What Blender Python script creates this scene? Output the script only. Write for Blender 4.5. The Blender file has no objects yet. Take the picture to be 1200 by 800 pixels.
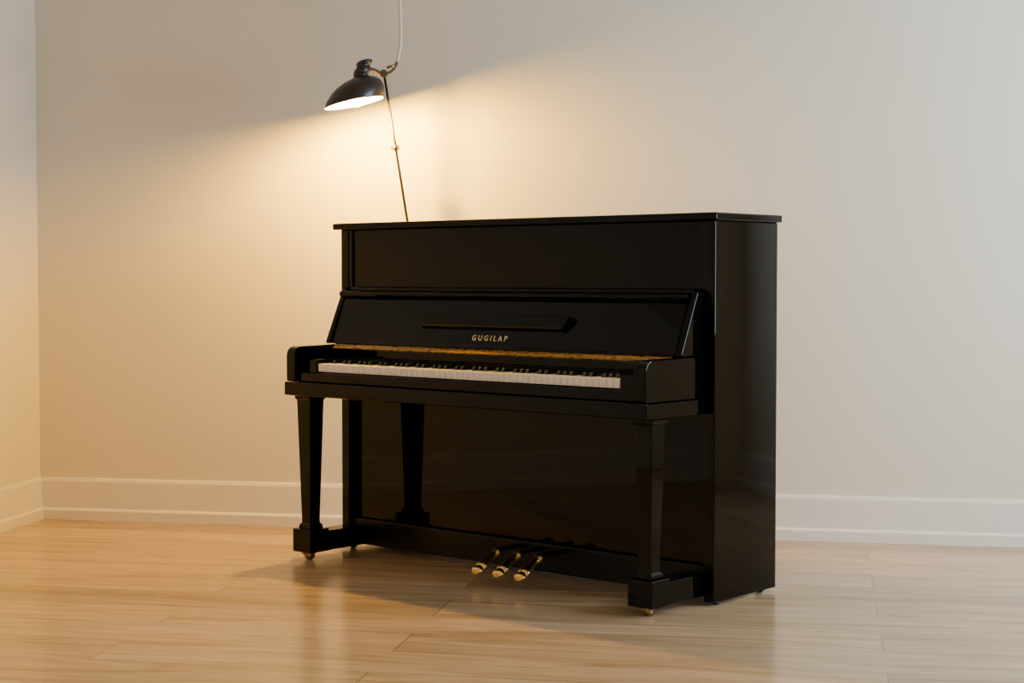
import bpy, bmesh, math, random
from mathutils import Vector, Matrix
random.seed(3)
scene = bpy.context.scene
COL = scene.collection

# ------------------------------------------------------------------ materials
def new_mat(name):
    m = bpy.data.materials.new(name); m.use_nodes = True
    nt = m.node_tree
    return m, nt, nt.nodes["Principled BSDF"]

def simple_mat(name, col, rough=0.5, metal=0.0, coat=0.0, bump=0.0, bscale=60.0, var=0.0, spec=0.5):
    m, nt, b = new_mat(name)
    b.inputs["Base Color"].default_value = (*col, 1)
    b.inputs["Roughness"].default_value = rough
    b.inputs["Metallic"].default_value = metal
    b.inputs["Coat Weight"].default_value = coat
    b.inputs["Coat Roughness"].default_value = 0.03
    b.inputs["Specular IOR Level"].default_value = spec
    tc = nt.nodes.new("ShaderNodeTexCoord")
    nz = nt.nodes.new("ShaderNodeTexNoise"); nz.inputs["Scale"].default_value = bscale
    nz.inputs["Detail"].default_value = 4
    nt.links.new(tc.outputs["Object"], nz.inputs["Vector"])
    if bump:
        bp = nt.nodes.new("ShaderNodeBump"); bp.inputs["Strength"].default_value = bump
        bp.inputs["Distance"].default_value = 0.002
        nt.links.new(nz.outputs["Fac"], bp.inputs["Height"])
        nt.links.new(bp.outputs["Normal"], b.inputs["Normal"])
    if var:
        r = nt.nodes.new("ShaderNodeValToRGB")
        r.color_ramp.elements[0].position = .35; r.color_ramp.elements[1].position = .65
        r.color_ramp.elements[0].color = (*[c*(1-var) for c in col], 1)
        r.color_ramp.elements[1].color = (*[min(1, c*(1+var)) for c in col], 1)
        nt.links.new(nz.outputs["Fac"], r.inputs["Fac"])
        nt.links.new(r.outputs["Color"], b.inputs["Base Color"])
    return m

M_wall = simple_mat("wall_paint", (0.68, 0.63, 0.52), 0.85, bump=0.08, bscale=150, var=0.012)
M_ceil = simple_mat("ceiling_paint", (0.70, 0.66, 0.57), 0.9, bump=0.05)
M_trim = simple_mat("trim_paint", (0.74, 0.70, 0.62), 0.4, bump=0.03)
M_lac = simple_mat("black_lacquer", (0.0012, 0.0012, 0.0013), 0.03, bump=0.004, bscale=6, spec=0.17)
M_lacs = simple_mat("black_satin", (0.002, 0.002, 0.002), 0.35, spec=0.2)
M_ivory = simple_mat("key_white", (0.88, 0.80, 0.72), 0.25, coat=0.3)
M_ebony = simple_mat("key_black", (0.006, 0.006, 0.006), 0.25)
M_brass = simple_mat("brass", (0.80, 0.57, 0.20), 0.22, metal=1.0)
M_letter = simple_mat("lettering_metal", (0.80, 0.62, 0.34), 0.35, metal=0.8)
M_brassd = simple_mat("brass_dark", (0.30, 0.21, 0.10), 0.3, metal=1.0)
M_felt = simple_mat("felt", (0.012, 0.004, 0.004), 0.95)
M_shade = simple_mat("shade_enamel", (0.010, 0.009, 0.009), 0.35)
M_shin = simple_mat("shade_inner", (0.66, 0.57, 0.40), 0.5)
M_rod = simple_mat("lamp_rod", (0.09, 0.07, 0.05), 0.35, metal=1.0)
M_cord = simple_mat("cord_white", (0.62, 0.58, 0.52), 0.6)
M_cordd = simple_mat("cord_dark", (0.05, 0.04, 0.03), 0.6)
M_rub = simple_mat("caster_wheel", (0.02, 0.018, 0.016), 0.4)
M_wood = simple_mat("back_wood", (0.10, 0.055, 0.025), 0.6, var=0.3)

# gold strip with mottled engraving
M_strip, nt, b = new_mat("gold_hinge")
b.inputs["Metallic"].default_value = 1.0; b.inputs["Roughness"].default_value = 0.3
tc = nt.nodes.new("ShaderNodeTexCoord"); mp = nt.nodes.new("ShaderNodeMapping")
mp.inputs["Scale"].default_value = (26, 90, 90)
nz = nt.nodes.new("ShaderNodeTexNoise"); nz.inputs["Scale"].default_value = 2.0; nz.inputs["Detail"].default_value = 3
rp = nt.nodes.new("ShaderNodeValToRGB")
rp.color_ramp.elements[0].position = .38; rp.color_ramp.elements[0].color = (0.20, 0.11, 0.035, 1)
rp.color_ramp.elements[1].position = .52; rp.color_ramp.elements[1].color = (0.66, 0.42, 0.13, 1)
nt.links.new(tc.outputs["Object"], mp.inputs["Vector"]); nt.links.new(mp.outputs[0], nz.inputs["Vector"])
nt.links.new(nz.outputs["Fac"], rp.inputs["Fac"]); nt.links.new(rp.outputs["Color"], b.inputs["Base Color"])

# bulb
M_bulb = bpy.data.materials.new("bulb_glow"); M_bulb.use_nodes = True
nt = M_bulb.node_tree; nt.nodes.clear()
em = nt.nodes.new("ShaderNodeEmission"); out = nt.nodes.new("ShaderNodeOutputMaterial")
em.inputs["Color"].default_value = (1.0, 0.515, 0.025, 1); em.inputs["Strength"].default_value = 4300
nt.links.new(em.outputs[0], out.inputs[0])

# oak floor
M_floor, nt, b = new_mat("oak_planks")
N = nt.nodes.new; L = nt.links.new
tc = N("ShaderNodeTexCoord")
br = N("ShaderNodeTexBrick"); br.offset = 0.37; br.offset_frequency = 2; br.squash = 1
br.inputs["Scale"].default_value = 1; br.inputs["Brick Width"].default_value = 2.1
br.inputs["Row Height"].default_value = 0.24; br.inputs["Mortar Size"].default_value = 0.0014
br.inputs["Mortar Smooth"].default_value = 0.3
br.inputs["Color1"].default_value = (0, 0, 0, 1); br.inputs["Color2"].default_value = (1, 1, 1, 1)
br.inputs["Mortar"].default_value = (0.5, 0.5, 0.5, 1)
L(tc.outputs["Object"], br.inputs["Vector"])
mp = N("ShaderNodeMapping"); mp.inputs["Scale"].default_value = (0.9, 8.5, 1)
L(tc.outputs["Object"], mp.inputs["Vector"])
add = N("ShaderNodeVectorMath"); add.operation = 'MULTIPLY_ADD'
L(br.outputs["Color"], add.inputs[0]); add.inputs[1].default_value = (7.3, 3.1, 9.0); L(mp.outputs[0], add.inputs[2])
nz = N("ShaderNodeTexNoise"); nz.inputs["Scale"].default_value = 1.5; nz.inputs["Detail"].default_value = 9
nz.inputs["Distortion"].default_value = 1.3; nz.inputs["Roughness"].default_value = 0.62
L(add.outputs[0], nz.inputs["Vector"])
rp = N("ShaderNodeValToRGB")
e = rp.color_ramp.elements
e[0].position = .28; e[0].color = (0.285, 0.175, 0.088, 1)
e[1].position = .72; e[1].color = (0.53, 0.385, 0.24, 1)
k = rp.color_ramp.elements.new(0.5); k.color = (0.43, 0.295, 0.168, 1)
L(nz.outputs["Fac"], rp.inputs["Fac"])
mr = N("ShaderNodeMapRange"); L(br.outputs["Color"], mr.inputs["Value"])
mr.inputs["To Min"].default_value = 0.82; mr.inputs["To Max"].default_value = 1.14
mul = N("ShaderNodeVectorMath"); mul.operation = 'SCALE'
L(rp.outputs["Color"], mul.inputs[0]); L(mr.outputs[0], mul.inputs["Scale"])
mx = N("ShaderNodeMix"); mx.data_type = 'RGBA'
L(br.outputs["Fac"], mx.inputs["Factor"]); L(mul.outputs[0], mx.inputs["A"]); mx.inputs["B"].default_value = (0.18, 0.10, 0.05, 1)
L(mx.outputs["Result"], b.inputs["Base Color"])
b.inputs["Roughness"].default_value = 0.2
b.inputs["Specular IOR Level"].default_value = 0.45
bp = N("ShaderNodeBump"); bp.inputs["Strength"].default_value = 0.06; bp.inputs["Distance"].default_value = 0.002
L(nz.outputs["Fac"], bp.inputs["Height"]); L(bp.outputs[0], b.inputs["Normal"])

# ------------------------------------------------------------------ helpers
def link(name, me, parent=None, mats=()):
    o = bpy.data.objects.new(name, me); COL.objects.link(o)
    for m in mats: me.materials.append(m)
    if parent: o.parent = parent
    return o

def bm_box(bm, x0, x1, y0, y1, z0, z1, mi=0):
    vs = [bm.verts.new(p) for p in ((x0,y0,z0),(x1,y0,z0),(x1,y1,z0),(x0,y1,z0),(x0,y0,z1),(x1,y0,z1),(x1,y1,z1),(x0,y1,z1))]
    for f in ((3,2,1,0),(4,5,6,7),(0,1,5,4),(1,2,6,5),(2,3,7,6),(3,0,4,7)):
        bm.faces.new([vs[i] for i in f]).material_index = mi

def bev(o, w, seg=2):
    m = o.modifiers.new("bevel", 'BEVEL'); m.width = w; m.segments = seg; m.limit_method = 'ANGLE'
    m.harden_normals = False
    return o

def boxes(name, lst, mat, parent=None, bevel=0.0, seg=2):
    bm = bmesh.new()
    for t in lst: bm_box(bm, *t)
    me = bpy.data.meshes.new(name); bm.to_mesh(me); bm.free()
    o = link(name, me, parent, [mat])
    if bevel: bev(o, bevel, seg)
    return o

def prism_x(name, prof, x0, x1, mat, parent=None, bevel=0.0, seg=2):
    """extrude (y,z) profile along x"""
    bm = bmesh.new()
    A = [bm.verts.new((x0, y, z)) for y, z in prof]; B = [bm.verts.new((x1, y, z)) for y, z in prof]
    n = len(prof)
    bm.faces.new(A); bm.faces.new(B[::-1])
    for i in range(n):
        bm.faces.new((A[i], B[i], B[(i+1) % n], A[(i+1) % n]))
    bmesh.ops.recalc_face_normals(bm, faces=bm.faces)
    me = bpy.data.meshes.new(name); bm.to_mesh(me); bm.free()
    o = link(name, me, parent, [mat])
    if bevel: bev(o, bevel, seg)
    return o

def lathe(name, prof, mats, parent=None, n=48, mi=None, smooth=True, cap=False):
    bm = bmesh.new(); rings = []
    for r, z in prof:
        rings.append([bm.verts.new((r*math.cos(2*math.pi*i/n), r*math.sin(2*math.pi*i/n), z)) for i in range(n)])
    for j in range(len(rings)-1):
        for i in range(n):
            f = bm.faces.new((rings[j][i], rings[j][(i+1) % n], rings[j+1][(i+1) % n], rings[j+1][i]))
            f.smooth = smooth
            if mi: f.material_index = mi[j]
    if cap:
        bm.faces.new(rings[0][::-1]); bm.faces.new(rings[-1])
    bmesh.ops.recalc_face_normals(bm, faces=bm.faces)
    me = bpy.data.meshes.new(name); bm.to_mesh(me); bm.free()
    return link(name, me, parent, mats)

def cyl_between(name, p, q, r, mat, parent=None, r2=None, n=20):
    p = Vector(p); q = Vector(q); d = q-p
    r2 = r if r2 is None else r2
    o = lathe(name, [(r, 0), (r2, d.length)], [mat], parent, n=n, cap=True)
    o.location = p; o.rotation_mode = 'QUATERNION'
    o.rotation_quaternion = Vector((0, 0, 1)).rotation_difference(d)
    return o

def tube(name, pts, r, mat, parent=None):
    cu = bpy.data.curves.new(name, 'CURVE'); cu.dimensions = '3D'; cu.bevel_depth = r; cu.bevel_resolution = 4
    cu.use_fill_caps = True
    s = cu.splines.new('NURBS'); s.points.add(len(pts)-1); s.use_endpoint_u = True; s.order_u = 4
    for i, p in enumerate(pts): s.points[i].co = (*p, 1)
    o = bpy.data.objects.new(name, cu); COL.objects.link(o); cu.materials.append(mat)
    if parent: o.parent = parent
    return o

# ------------------------------------------------------------------ room
RC = (-1.999, 7.023, 0.0); RR = -math.atan2(1950, 10500)
RW, RD, RH, T = 5.6, 8.0, 2.7, 0.12
def room(o):
    o.location = RC; o.rotation_euler = (0, 0, RR); return o
room(boxes("floor", [(-T, RW+T, -RD-T, T, -0.05, 0)], M_floor))
room(boxes("ceiling", [(-T, RW+T, -RD-T, T, RH, RH+0.08)], M_ceil))
room(boxes("wall_back", [(-T, RW+T, 0, T, 0, RH)], M_wall))
room(boxes("wall_left", [(-T, 0, -RD-T, 0, 0, RH)], M_wall))
wy0, wy1, wz0, wz1 = -2.5, -0.5, 0.7, 2.35
room(boxes("wall_right", [(RW, RW+T, -RD-T, wy0, 0, RH), (RW, RW+T, wy1, 0, 0, RH),
                          (RW, RW+T, wy0, wy1, 0, wz0), (RW, RW+T, wy0, wy1, wz1, RH)], M_wall))
fx0, fx1 = 1.2, 4.4
room(boxes("wall_front", [(0, fx0, -RD-T, -RD, 0, RH), (fx1, RW, -RD-T, -RD, 0, RH),
                          (fx0, fx1, -RD-T, -RD, 0, wz0), (fx0, fx1, -RD-T, -RD, wz1, RH)], M_wall))
f = 0.05
ym = (wy0+wy1)/2
room(boxes("window_1", [(RW+.03, RW+.09, wy0, wy0+f, wz0, wz1), (RW+.03, RW+.09, wy1-f, wy1, wz0, wz1),
     (RW+.03, RW+.09, ym-f/2, ym+f/2, wz0+f, wz1-f),
     (RW+.03, RW+.09, wy0+f, wy1-f, wz0, wz0+f), (RW+.03, RW+.09, wy0+f, wy1-f, wz1-f, wz1)], M_trim, bevel=.003))
xm = (fx0+fx1)/2
room(boxes("added_fill_window", [(fx0, fx0+f, -RD-.09, -RD-.03, wz0, wz1), (fx1-f, fx1, -RD-.09, -RD-.03, wz0, wz1),  # unseen frame behind the camera, added to go with the soft fill
     (xm-f/2, xm+f/2, -RD-.09, -RD-.03, wz0+f, wz1-f),
     (fx0+f, fx1-f, -RD-.09, -RD-.03, wz0, wz0+f), (fx0+f, fx1-f, -RD-.09, -RD-.03, wz1-f, wz1)], M_trim, bevel=.003))
# baseboards (profile: board with eased top, plus shoe)
BH = 0.176
prof = [(0, 0), (-.026, 0), (-.026, .040), (-.021, .047), (-.014, .049), (-.014, BH-.014), (-.010, BH-.002), (-.007, BH), (0, BH)]
room(prism_x("baseboard_back", prof, 0, RW, M_trim))
bl = prism_x("baseboard_left", [(-y, z) for y, z in prof], 0, RD, M_trim)
bl.location = RC; bl.rotation_euler = (0, 0, RR-math.pi/2)

def area(name, a, y, z, sx, sy, rotz, energy, col):
    ld = bpy.data.lights.new(name, 'AREA'); ld.shape = 'RECTANGLE'; ld.size = sx; ld.size_y = sy
    ld.energy = energy; ld.color = col
    o = bpy.data.objects.new(name, ld); COL.objects.link(o)
    R = Matrix.Translation(RC) @ Matrix.Rotation(RR, 4, 'Z')
    o.matrix_world = R @ Matrix.Translation((a, y, z)) @ Matrix.Rotation(rotz, 4, 'Z') @ Matrix.Rotation(math.radians(90), 4, 'X')
    return o
# area light default points -Z ; after Rx(90) points +Y ; window_1 daylight angled towards the back wall
area("daylight_window_1", RW+.25, ym, (wz0+wz1)/2, 2.0, 1.6, math.radians(78), 200, (0.70, 0.85, 1.0))
area("added_fill_light", xm, -RD-.2, (wz0+wz1)/2, 3.2, 1.6, 0, 50, (1.0, 0.86, 0.72))  # warm soft fill added behind the camera, not a known window

w = bpy.data.worlds.new("sky"); scene.world = w; w.use_nodes = True
w.node_tree.nodes["Background"].inputs[0].default_value = (0.78, 0.87, 1.0, 1)
w.node_tree.nodes["Background"].inputs[1].default_value = 0.6

# ------------------------------------------------------------------ piano
P = bpy.data.objects.new("upright_piano", None); COL.objects.link(P)
P.location = (0.626, 5.128, 0.012); P.rotation_euler = (0, 0, -math.atan2(.660, .751))
W, D, H = 1.686, 0.355, 1.21
t = 0.038
LT = 0.024
boxes("side_panel_1", [(-t, 0, 0, D, 0.0, H-LT)], M_lac, P, .003)
boxes("side_panel_2", [(-W, -W+t, 0, D, 0.0, H-LT)], M_lac, P, .003)
boxes("lid", [(-W-.022, .019, -.024, D-.002, H-LT, H)], M_lac, P, .005, 3)
boxes("upper_panel", [(-W+t+.002, -t-.002, .012, .03, .955, H-LT-.001)], M_lac, P, .002)
boxes("upper_stiles", [(-W+t+.0005, -W+t+.018, .004, .03, .96, H-LT-.001), (-t-.018, -t-.0005, .004, .03, .96, H-LT-.001)], M_lac, P, .002)
boxes("lower_panel", [(-W+t+.001, -t-.001, .035, .055, .112, .60)], M_lac, P, .002)
boxes("lower_rail", [(-W+t+.0005, -t-.0005, .018, .075, .012, .108)], M_lacs, P, .004)
boxes("back_board", [(-W+t+.001, -t-.001, D-.03, D-.012, .02, H-LT-.002)], M_wood, P)
boxes("back_posts", [(x, x+.07, D-.012, D-.001, .02, H-LT-.002) for x in (-1.60, -1.2, -.85, -.5, -.12)], M_wood, P, .002)
boxes("bottom_board", [(-W+t+.001, -t-.001, .06, D-.03, .02, .05)], M_wood, P)

AP = -0.305   # arm front
def arm_prof():
    p = [(0.0, .636), (AP+.004, .636)]
    r = .034; cz = .762-r; cy = AP+r
    p.append((AP, .642))
    for i in range(0, 9):
        a = math.pi - i*math.pi/2/8
        p.append((cy+r*math.cos(a), cz+r*math.sin(a)))
    p += [(0.0, .766)]
    return p
XR, XL = -t, -W+t
boxes("keybed", [(XL-.006, XR+.006, AP-.006, -.0005, .586, .635)], M_lac, P, .005, 3)
prism_x("arm_1", arm_prof(), XR-.045, XR, M_lac, P, .004, 3)
prism_x("arm_2", arm_prof(), XL, XL+.045, M_lac, P, .004, 3)
KX0, KX1 = -1.525, -0.167
KF, KT = -.262, .700
boxes("keyslip", [(XL+.046, XR-.046, -.288, -.268, .6355, .670)], M_lac, P, .004, 3)
boxes("keyblocks", [(XL+.046, KX0-.002, -.267, -.1, .6355, .716), (KX1+.002, XR-.046, -.267, -.1, .6355, .716)], M_lac, P, .006, 3)
boxes("key_frame", [(KX0, KX1, -.25, -.06, .6355, .668)], M_lacs, P)
# keys
bm = bmesh.new(); nW = 52; kw = (KX1-KX0)/nW
for i in range(nW):
    bm_box(bm, KX0+i*kw+.0009, KX0+(i+1)*kw-.0009, KF, -.10, KT-.027, KT+.001)
me = bpy.data.meshes.new("white_keys"); bm.to_mesh(me); bm.free()
bev(link("white_keys", me, P, [M_ivory]), .0012)
bm = bmesh.new()
names = "ABCDEFG"
for i in range(nW-1):
    n = names[i % 7]
    if n in "ACDFG":
        x = KX0+(i+1)*kw; h = .0072
        y0, y1, z0, z1 = -.216, -.10, KT, KT+.014
        vs = [bm.verts.new(p) for p in ((x-h,y0,z0),(x+h,y0,z0),(x+h,y1,z0),(x-h,y1,z0),
              (x-h*.8,y0+.010,z1),(x+h*.8,y0+.010,z1),(x+h*.8,y1,z1),(x-h*.8,y1,z1))]
        for q in ((3,2,1,0),(4,5,6,7),(0,1,5,4),(1,2,6,5),(2,3,7,6),(3,0,4,7)): bm.faces.new([vs[j] for j in q])
me = bpy.data.meshes.new("black_keys"); bm.to_mesh(me); bm.free()
bev(link("black_keys", me, P, [M_ebony]), .0015)
boxes("key_felt", [(KX0, KX1, -.104, -.099, KT-.02, KT+.016)], M_felt, P)
# name board & gold hinge strip
boxes("name_board", [(XL+.046, XR-.046, -.099, -.085, .668, .765)], M_lac, P, .002)
prism_x("gold_hinge_strip", [(-.128, .752), (-.104, .770), (-.101, .768), (-.125, .748)], XL+.05, XR-.05, M_strip, P)
# fallboard
fb = [(-.112, .768), (-.106, .778), (-.046, .930), (-.040, .934), (-.022, .930), (-.090, .765)]
prism_x("fallboard", fb, XL+.03, XR-.034, M_lac, P, .004, 3)
# cheeks beside the fallboard
ck = [(0, .767), (-.118, .767), (-.118, .776), (-.034, .965), (0, .975)]
prism_x("cheek_1", ck, XR-.026, XR-.004, M_lac, P, .004, 3)
prism_x("cheek_2", ck, XL+.004, XL+.026, M_lac, P, .004, 3)
# music shelf: rounded nose
sh = [(.03, .938)] + [(-.046-.011*math.sin(a), .949-.011*math.cos(a)) for a in [i*math.pi/8 for i in range(9)]] + [(.03, .960)]
prism_x("music_shelf", sh, XL+.012, XR-.030, M_lac, P, .001)
prism_x("shelf_upper_lip", [(.014, .9605), (-.018, .9605), (-.018, .970), (-.012, .975), (.014, .975)], XL+.03, XR-.03, M_lac, P, .002)
# music-desk ledge on the fallboard (trapezoid tray)
sl = Vector((0, .065, .155)).normalized(); nrm = Vector((0, -.155, .065)).normalized()
base = Vector((0, -.106, .778))
def fbp(x, s, d): return tuple(Vector((x, 0, 0)) + base + sl*s + nrm*d)
bm = bmesh.new()
s0, s1 = .056, .106
A = [fbp(-1.175, s0, .0), fbp(-.525, s0, .0), fbp(-.498, s1, .0), fbp(-1.225, s1, .0)]
B = [fbp(-1.170, s0+.006, .022), fbp(-.530, s0+.006, .022), fbp(-.506, s1-.002, .030), fbp(-1.215, s1-.002, .030)]
va = [bm.verts.new(p) for p in A]; vb = [bm.verts.new(p) for p in B]
bm.faces.new(va); bm.faces.new(vb[::-1])
for i in range(4): bm.faces.new((va[i], vb[i], vb[(i+1) % 4], va[(i+1) % 4]))
bmesh.ops.recalc_face_normals(bm, faces=bm.faces)
me = bpy.data.meshes.new("music_ledge"); bm.to_mesh(me); bm.free()
bev(link("music_ledge", me, P, [M_lac]), .005, 3)
# lettering
cu = bpy.data.curves.new("lettering", 'FONT'); cu.body = "GUGILAP"; cu.size = .027; cu.extrude = .0008; cu.offset = .0002
cu.align_x = 'CENTER'; cu.align_y = 'CENTER'; cu.space_character = 1.6
cu.materials.append(M_letter)
lt = bpy.data.objects.new("lettering", cu); COL.objects.link(lt); lt.parent = P
lt.location = fbp(-.850, .027, .0012); lt.rotation_euler = (math.radians(90)-math.atan2(.065, .155), 0, 0)

# legs, blocks, toes, casters
def leg(tag, cx, cy):
    bm = bmesh.new()
    def ring(h, z):
        return [bm.verts.new((cx+sx*h, cy+sy*h, z)) for sx, sy in ((-1,-1),(1,-1),(1,1),(-1,1))]
    secs = [(.040, .5855), (.040, .572), (.0345, .566), (.0340, .55), (.0235, .135), (.0235, .120), (.031, .112), (.031, .100)]
    rs = [ring(h, z) for h, z in secs]
    bm.faces.new(rs[0]); bm.faces.new(rs[-1][::-1])
    for a, b2 in zip(rs, rs[1:]):
        for i in range(4): bm.faces.new((a[i], b2[i], b2[(i+1) % 4], a[(i+1) % 4]))
    bmesh.ops.recalc_face_normals(bm, faces=bm.faces)
    me = bpy.data.meshes.new("leg_"+tag); bm.to_mesh(me); bm.free()
    bev(link("leg_"+tag, me, P, [M_lac]), .002)
    boxes("toe_block_"+tag, [(cx-.047, cx+.047, cy-.047, cy+.047, .016, .100)], M_lac, P, .004, 3)
    boxes("toe_stretcher_"+tag, [(cx-.036, cx+.040, cy+.0475, .0175, .016, .088)], M_lac, P, .003, 2)
    # caster
    lathe("caster_cup_"+tag, [(.001, .0155), (.024, .0155), (.026, .008), (.018, .004), (.001, .004)], [M_brassd], P, n=24).location = (cx, cy-.01, 0)
    c = lathe("caster_"+tag, [(.001, -.016), (.012, -.016), (.0155, -.009), (.0155, .009), (.012, .016), (.001, .016)], [M_brassd], P, n=24)
    c.rotation_euler = (0, math.radians(90), 0); c.location = (cx+.006, cy-.012, .0035)
leg("1", -.080, -.228)
leg("2", -1.606, -.228)
for i, (x, y) in enumerate(((-.03, D-.05), (-1.656, D-.05), (-.019, .04), (-1.667, .04))):
    c = lathe("rear_caster_%d" % (i+1), [(.001, -.012), (.009, -.012), (.012, -.007), (.012, .007), (.009, .012), (.001, .012)], [M_rub], P, n=20)
    c.rotation_euler = (0, math.radians(90), 0); c.location = (x, y, 0.0)

# pedals : short brass feet on black arms
def pedal(tag, x):
    def sweep(nm, st, mat):
        bm = bmesh.new(); rings = []
        for y, hw, z, th in st:
            rings.append([bm.verts.new((x+hw*math.cos(a), y, z+th*math.sin(a))) for a in [2*math.pi*j/20 for j in range(20)]])
        for a, b2 in zip(rings, rings[1:]):
            for i in range(20):
                bm.faces.new((a[i], a[(i+1) % 20], b2[(i+1) % 20], b2[i])).smooth = True
        bm.faces.new(rings[0]); bm.faces.new(rings[-1][::-1])
        bmesh.ops.recalc_face_normals(bm, faces=bm.faces)
        me = bpy.data.meshes.new(nm); bm.to_mesh(me); bm.free()
        link(nm, me, P, [mat])
    sweep("pedal_arm_"+tag, [(.019, .009, .090, .008), (-.03, .009, .092, .008), (-.085, .009, .090, .008), (-.112, .008, .082, .007)], M_lacs)
    sweep("pedal_"+tag, [(-.100, .010, .087, .009), (-.102, .018, .086, .015), (-.110, .019, .082, .016), (-.114, .014, .080, .012),
        (-.135, .015, .069, .013), (-.155, .019, .058, .014), (-.175, .023, .048, .015), (-.188, .024, .041, .015), (-.190, .019, .040, .012),
        (-.193, .019, .038, .012), (-.195, .024, .037, .014), (-.205, .023, .033, .012), (-.210, .014, .031, .008)], M_brass)
for i, x in enumerate((-.812, -.718, -.624)): pedal(str(i+1), x)

# ------------------------------------------------------------------ lamp
Lp = bpy.data.objects.new("floor_lamp", None); COL.objects.link(Lp); Lp.location = (-.345, 6.575, 0)
def lw(x, y, z): return (x+.345, y-6.575, z)
lathe("base", [(.001, 0), (.080, 0), (.082, .006), (.078, .014), (.02, .022), (.012, .04), (.001, .04)], [M_shade], Lp, n=40)
cyl_between("lower_stem", lw(-.345, 6.575, .03), lw(-.395, 6.575, 1.13), .007, M_rod, Lp)
topj = (-.497, 6.50, 1.810)
cyl_between("upper_stem", lw(-.395, 6.575, 1.13), lw(*topj), .0050, M_rod, Lp)
def lerp(a, b, s): return tuple(a[i]+(b[i]-a[i])*s for i in range(3))
A0, A1 = (-.395, 6.575, 1.13), topj
cyl_between("stem_collar", lw(*lerp(A0, A1, .565)), lw(*lerp(A0, A1, .60)), .011, M_brass, Lp)
kx = lerp(A0, A1, .583)
cyl_between("stem_knob", lw(kx[0]-.018, kx[1]-.01, kx[2]), lw(kx[0]+.018, kx[1]-.01, kx[2]), .006, M_brass, Lp)
cyl_between("top_joint", lw(-.497, 6.478, 1.810), lw(-.497, 6.522, 1.810), .015, M_rod, Lp)
cyl_between("top_knob", lw(-.485, 6.485, 1.833), lw(-.455, 6.485, 1.840), .006, M_brassd, Lp)
# head
HX, HY, HZ = -.606, 6.41, 1.687
outp = [(.116, 0), (.1165, .004), (.114, .022), (.105, .046), (.088, .066), (.065, .081), (.042, .089), (.030, .093),
        (.029, .100), (.033, .103), (.033, .122), (.027, .126), (.027, .136), (.031, .138), (.031, .148), (.020, .153), (.001, .154)]
inp = [(.001, .084), (.040, .083), (.064, .076), (.085, .062), (.101, .043), (.110, .021), (.1125, .001), (.116, 0)]
prof = inp + outp[1:]
mi = [1]*(len(inp)-1) + [0]*(len(outp)-1)
hd = lathe("shade", prof, [M_shade, M_shin], Lp, n=64, mi=mi)
for v in hd.data.vertices: v.co.x += .50*max(0, v.co.z)
hd.location = lw(HX, HY, HZ); hd.rotation_euler = (0, math.radians(-12), 0)
# bulb
bm = bmesh.new(); bmesh.ops.create_uvsphere(bm, u_segments=24, v_segments=14, radius=.034)
for f_ in bm.faces: f_.smooth = True
me = bpy.data.meshes.new("bulb"); bm.to_mesh(me); bm.free()
bo = link("bulb", me, Lp, [M_bulb]); bo.location = lw(HX+.006, HY, HZ+.020)
cyl_between("bulb_socket", lw(HX+.012, HY, HZ+.048), lw(HX+.028, HY, HZ+.088), .014, M_rod, Lp)
# link between head neck and stem joint
neck = (HX+.053, HY, HZ+.128)
tube("head_arm", [lw(neck[0]-.005, neck[1], neck[2]+.002), lw(neck[0]+.02, neck[1]+.03, neck[2]+.012), lw(neck[0]+.040, neck[1]+.08, neck[2]-.010), lw(-.497, 6.50, 1.810)], .008, M_rod, Lp)
# cord
tube("cord_lower", [lw(-.497, 6.505, 1.813), lw(-.470, 6.52, 1.812), lw(-.455, 6.545, 1.84), lw(-.447, 6.545, 1.87)], .0055, M_cordd, Lp)
tube("cord_upper", [lw(-.449, 6.545, 1.862), lw(-.434, 6.545, 1.92), lw(-.434, 6.545, 2.0), lw(-.440, 6.545, 2.12), lw(-.440, 6.545, 2.4), lw(-.440, 6.545, 2.69)], .0065, M_cord, Lp)
cr = lathe("ceiling_rose", [(.001, 0), (.01, 0), (.04, .018), (.045, .0295), (.001, .0295)], [M_trim], Lp, n=32); cr.location = lw(-.440, 6.545, 2.67)

# ------------------------------------------------------------------ camera
cd = bpy.data.cameras.new("camera"); cam = bpy.data.objects.new("camera", cd); COL.objects.link(cam)
cd.sensor_width = 36; cd.lens = 58.5; cd.clip_start = 0.05
cam.location = (0, 0, 1.027); cam.rotation_euler = (math.radians(90-2.26), 0, 0)
scene.camera = cam
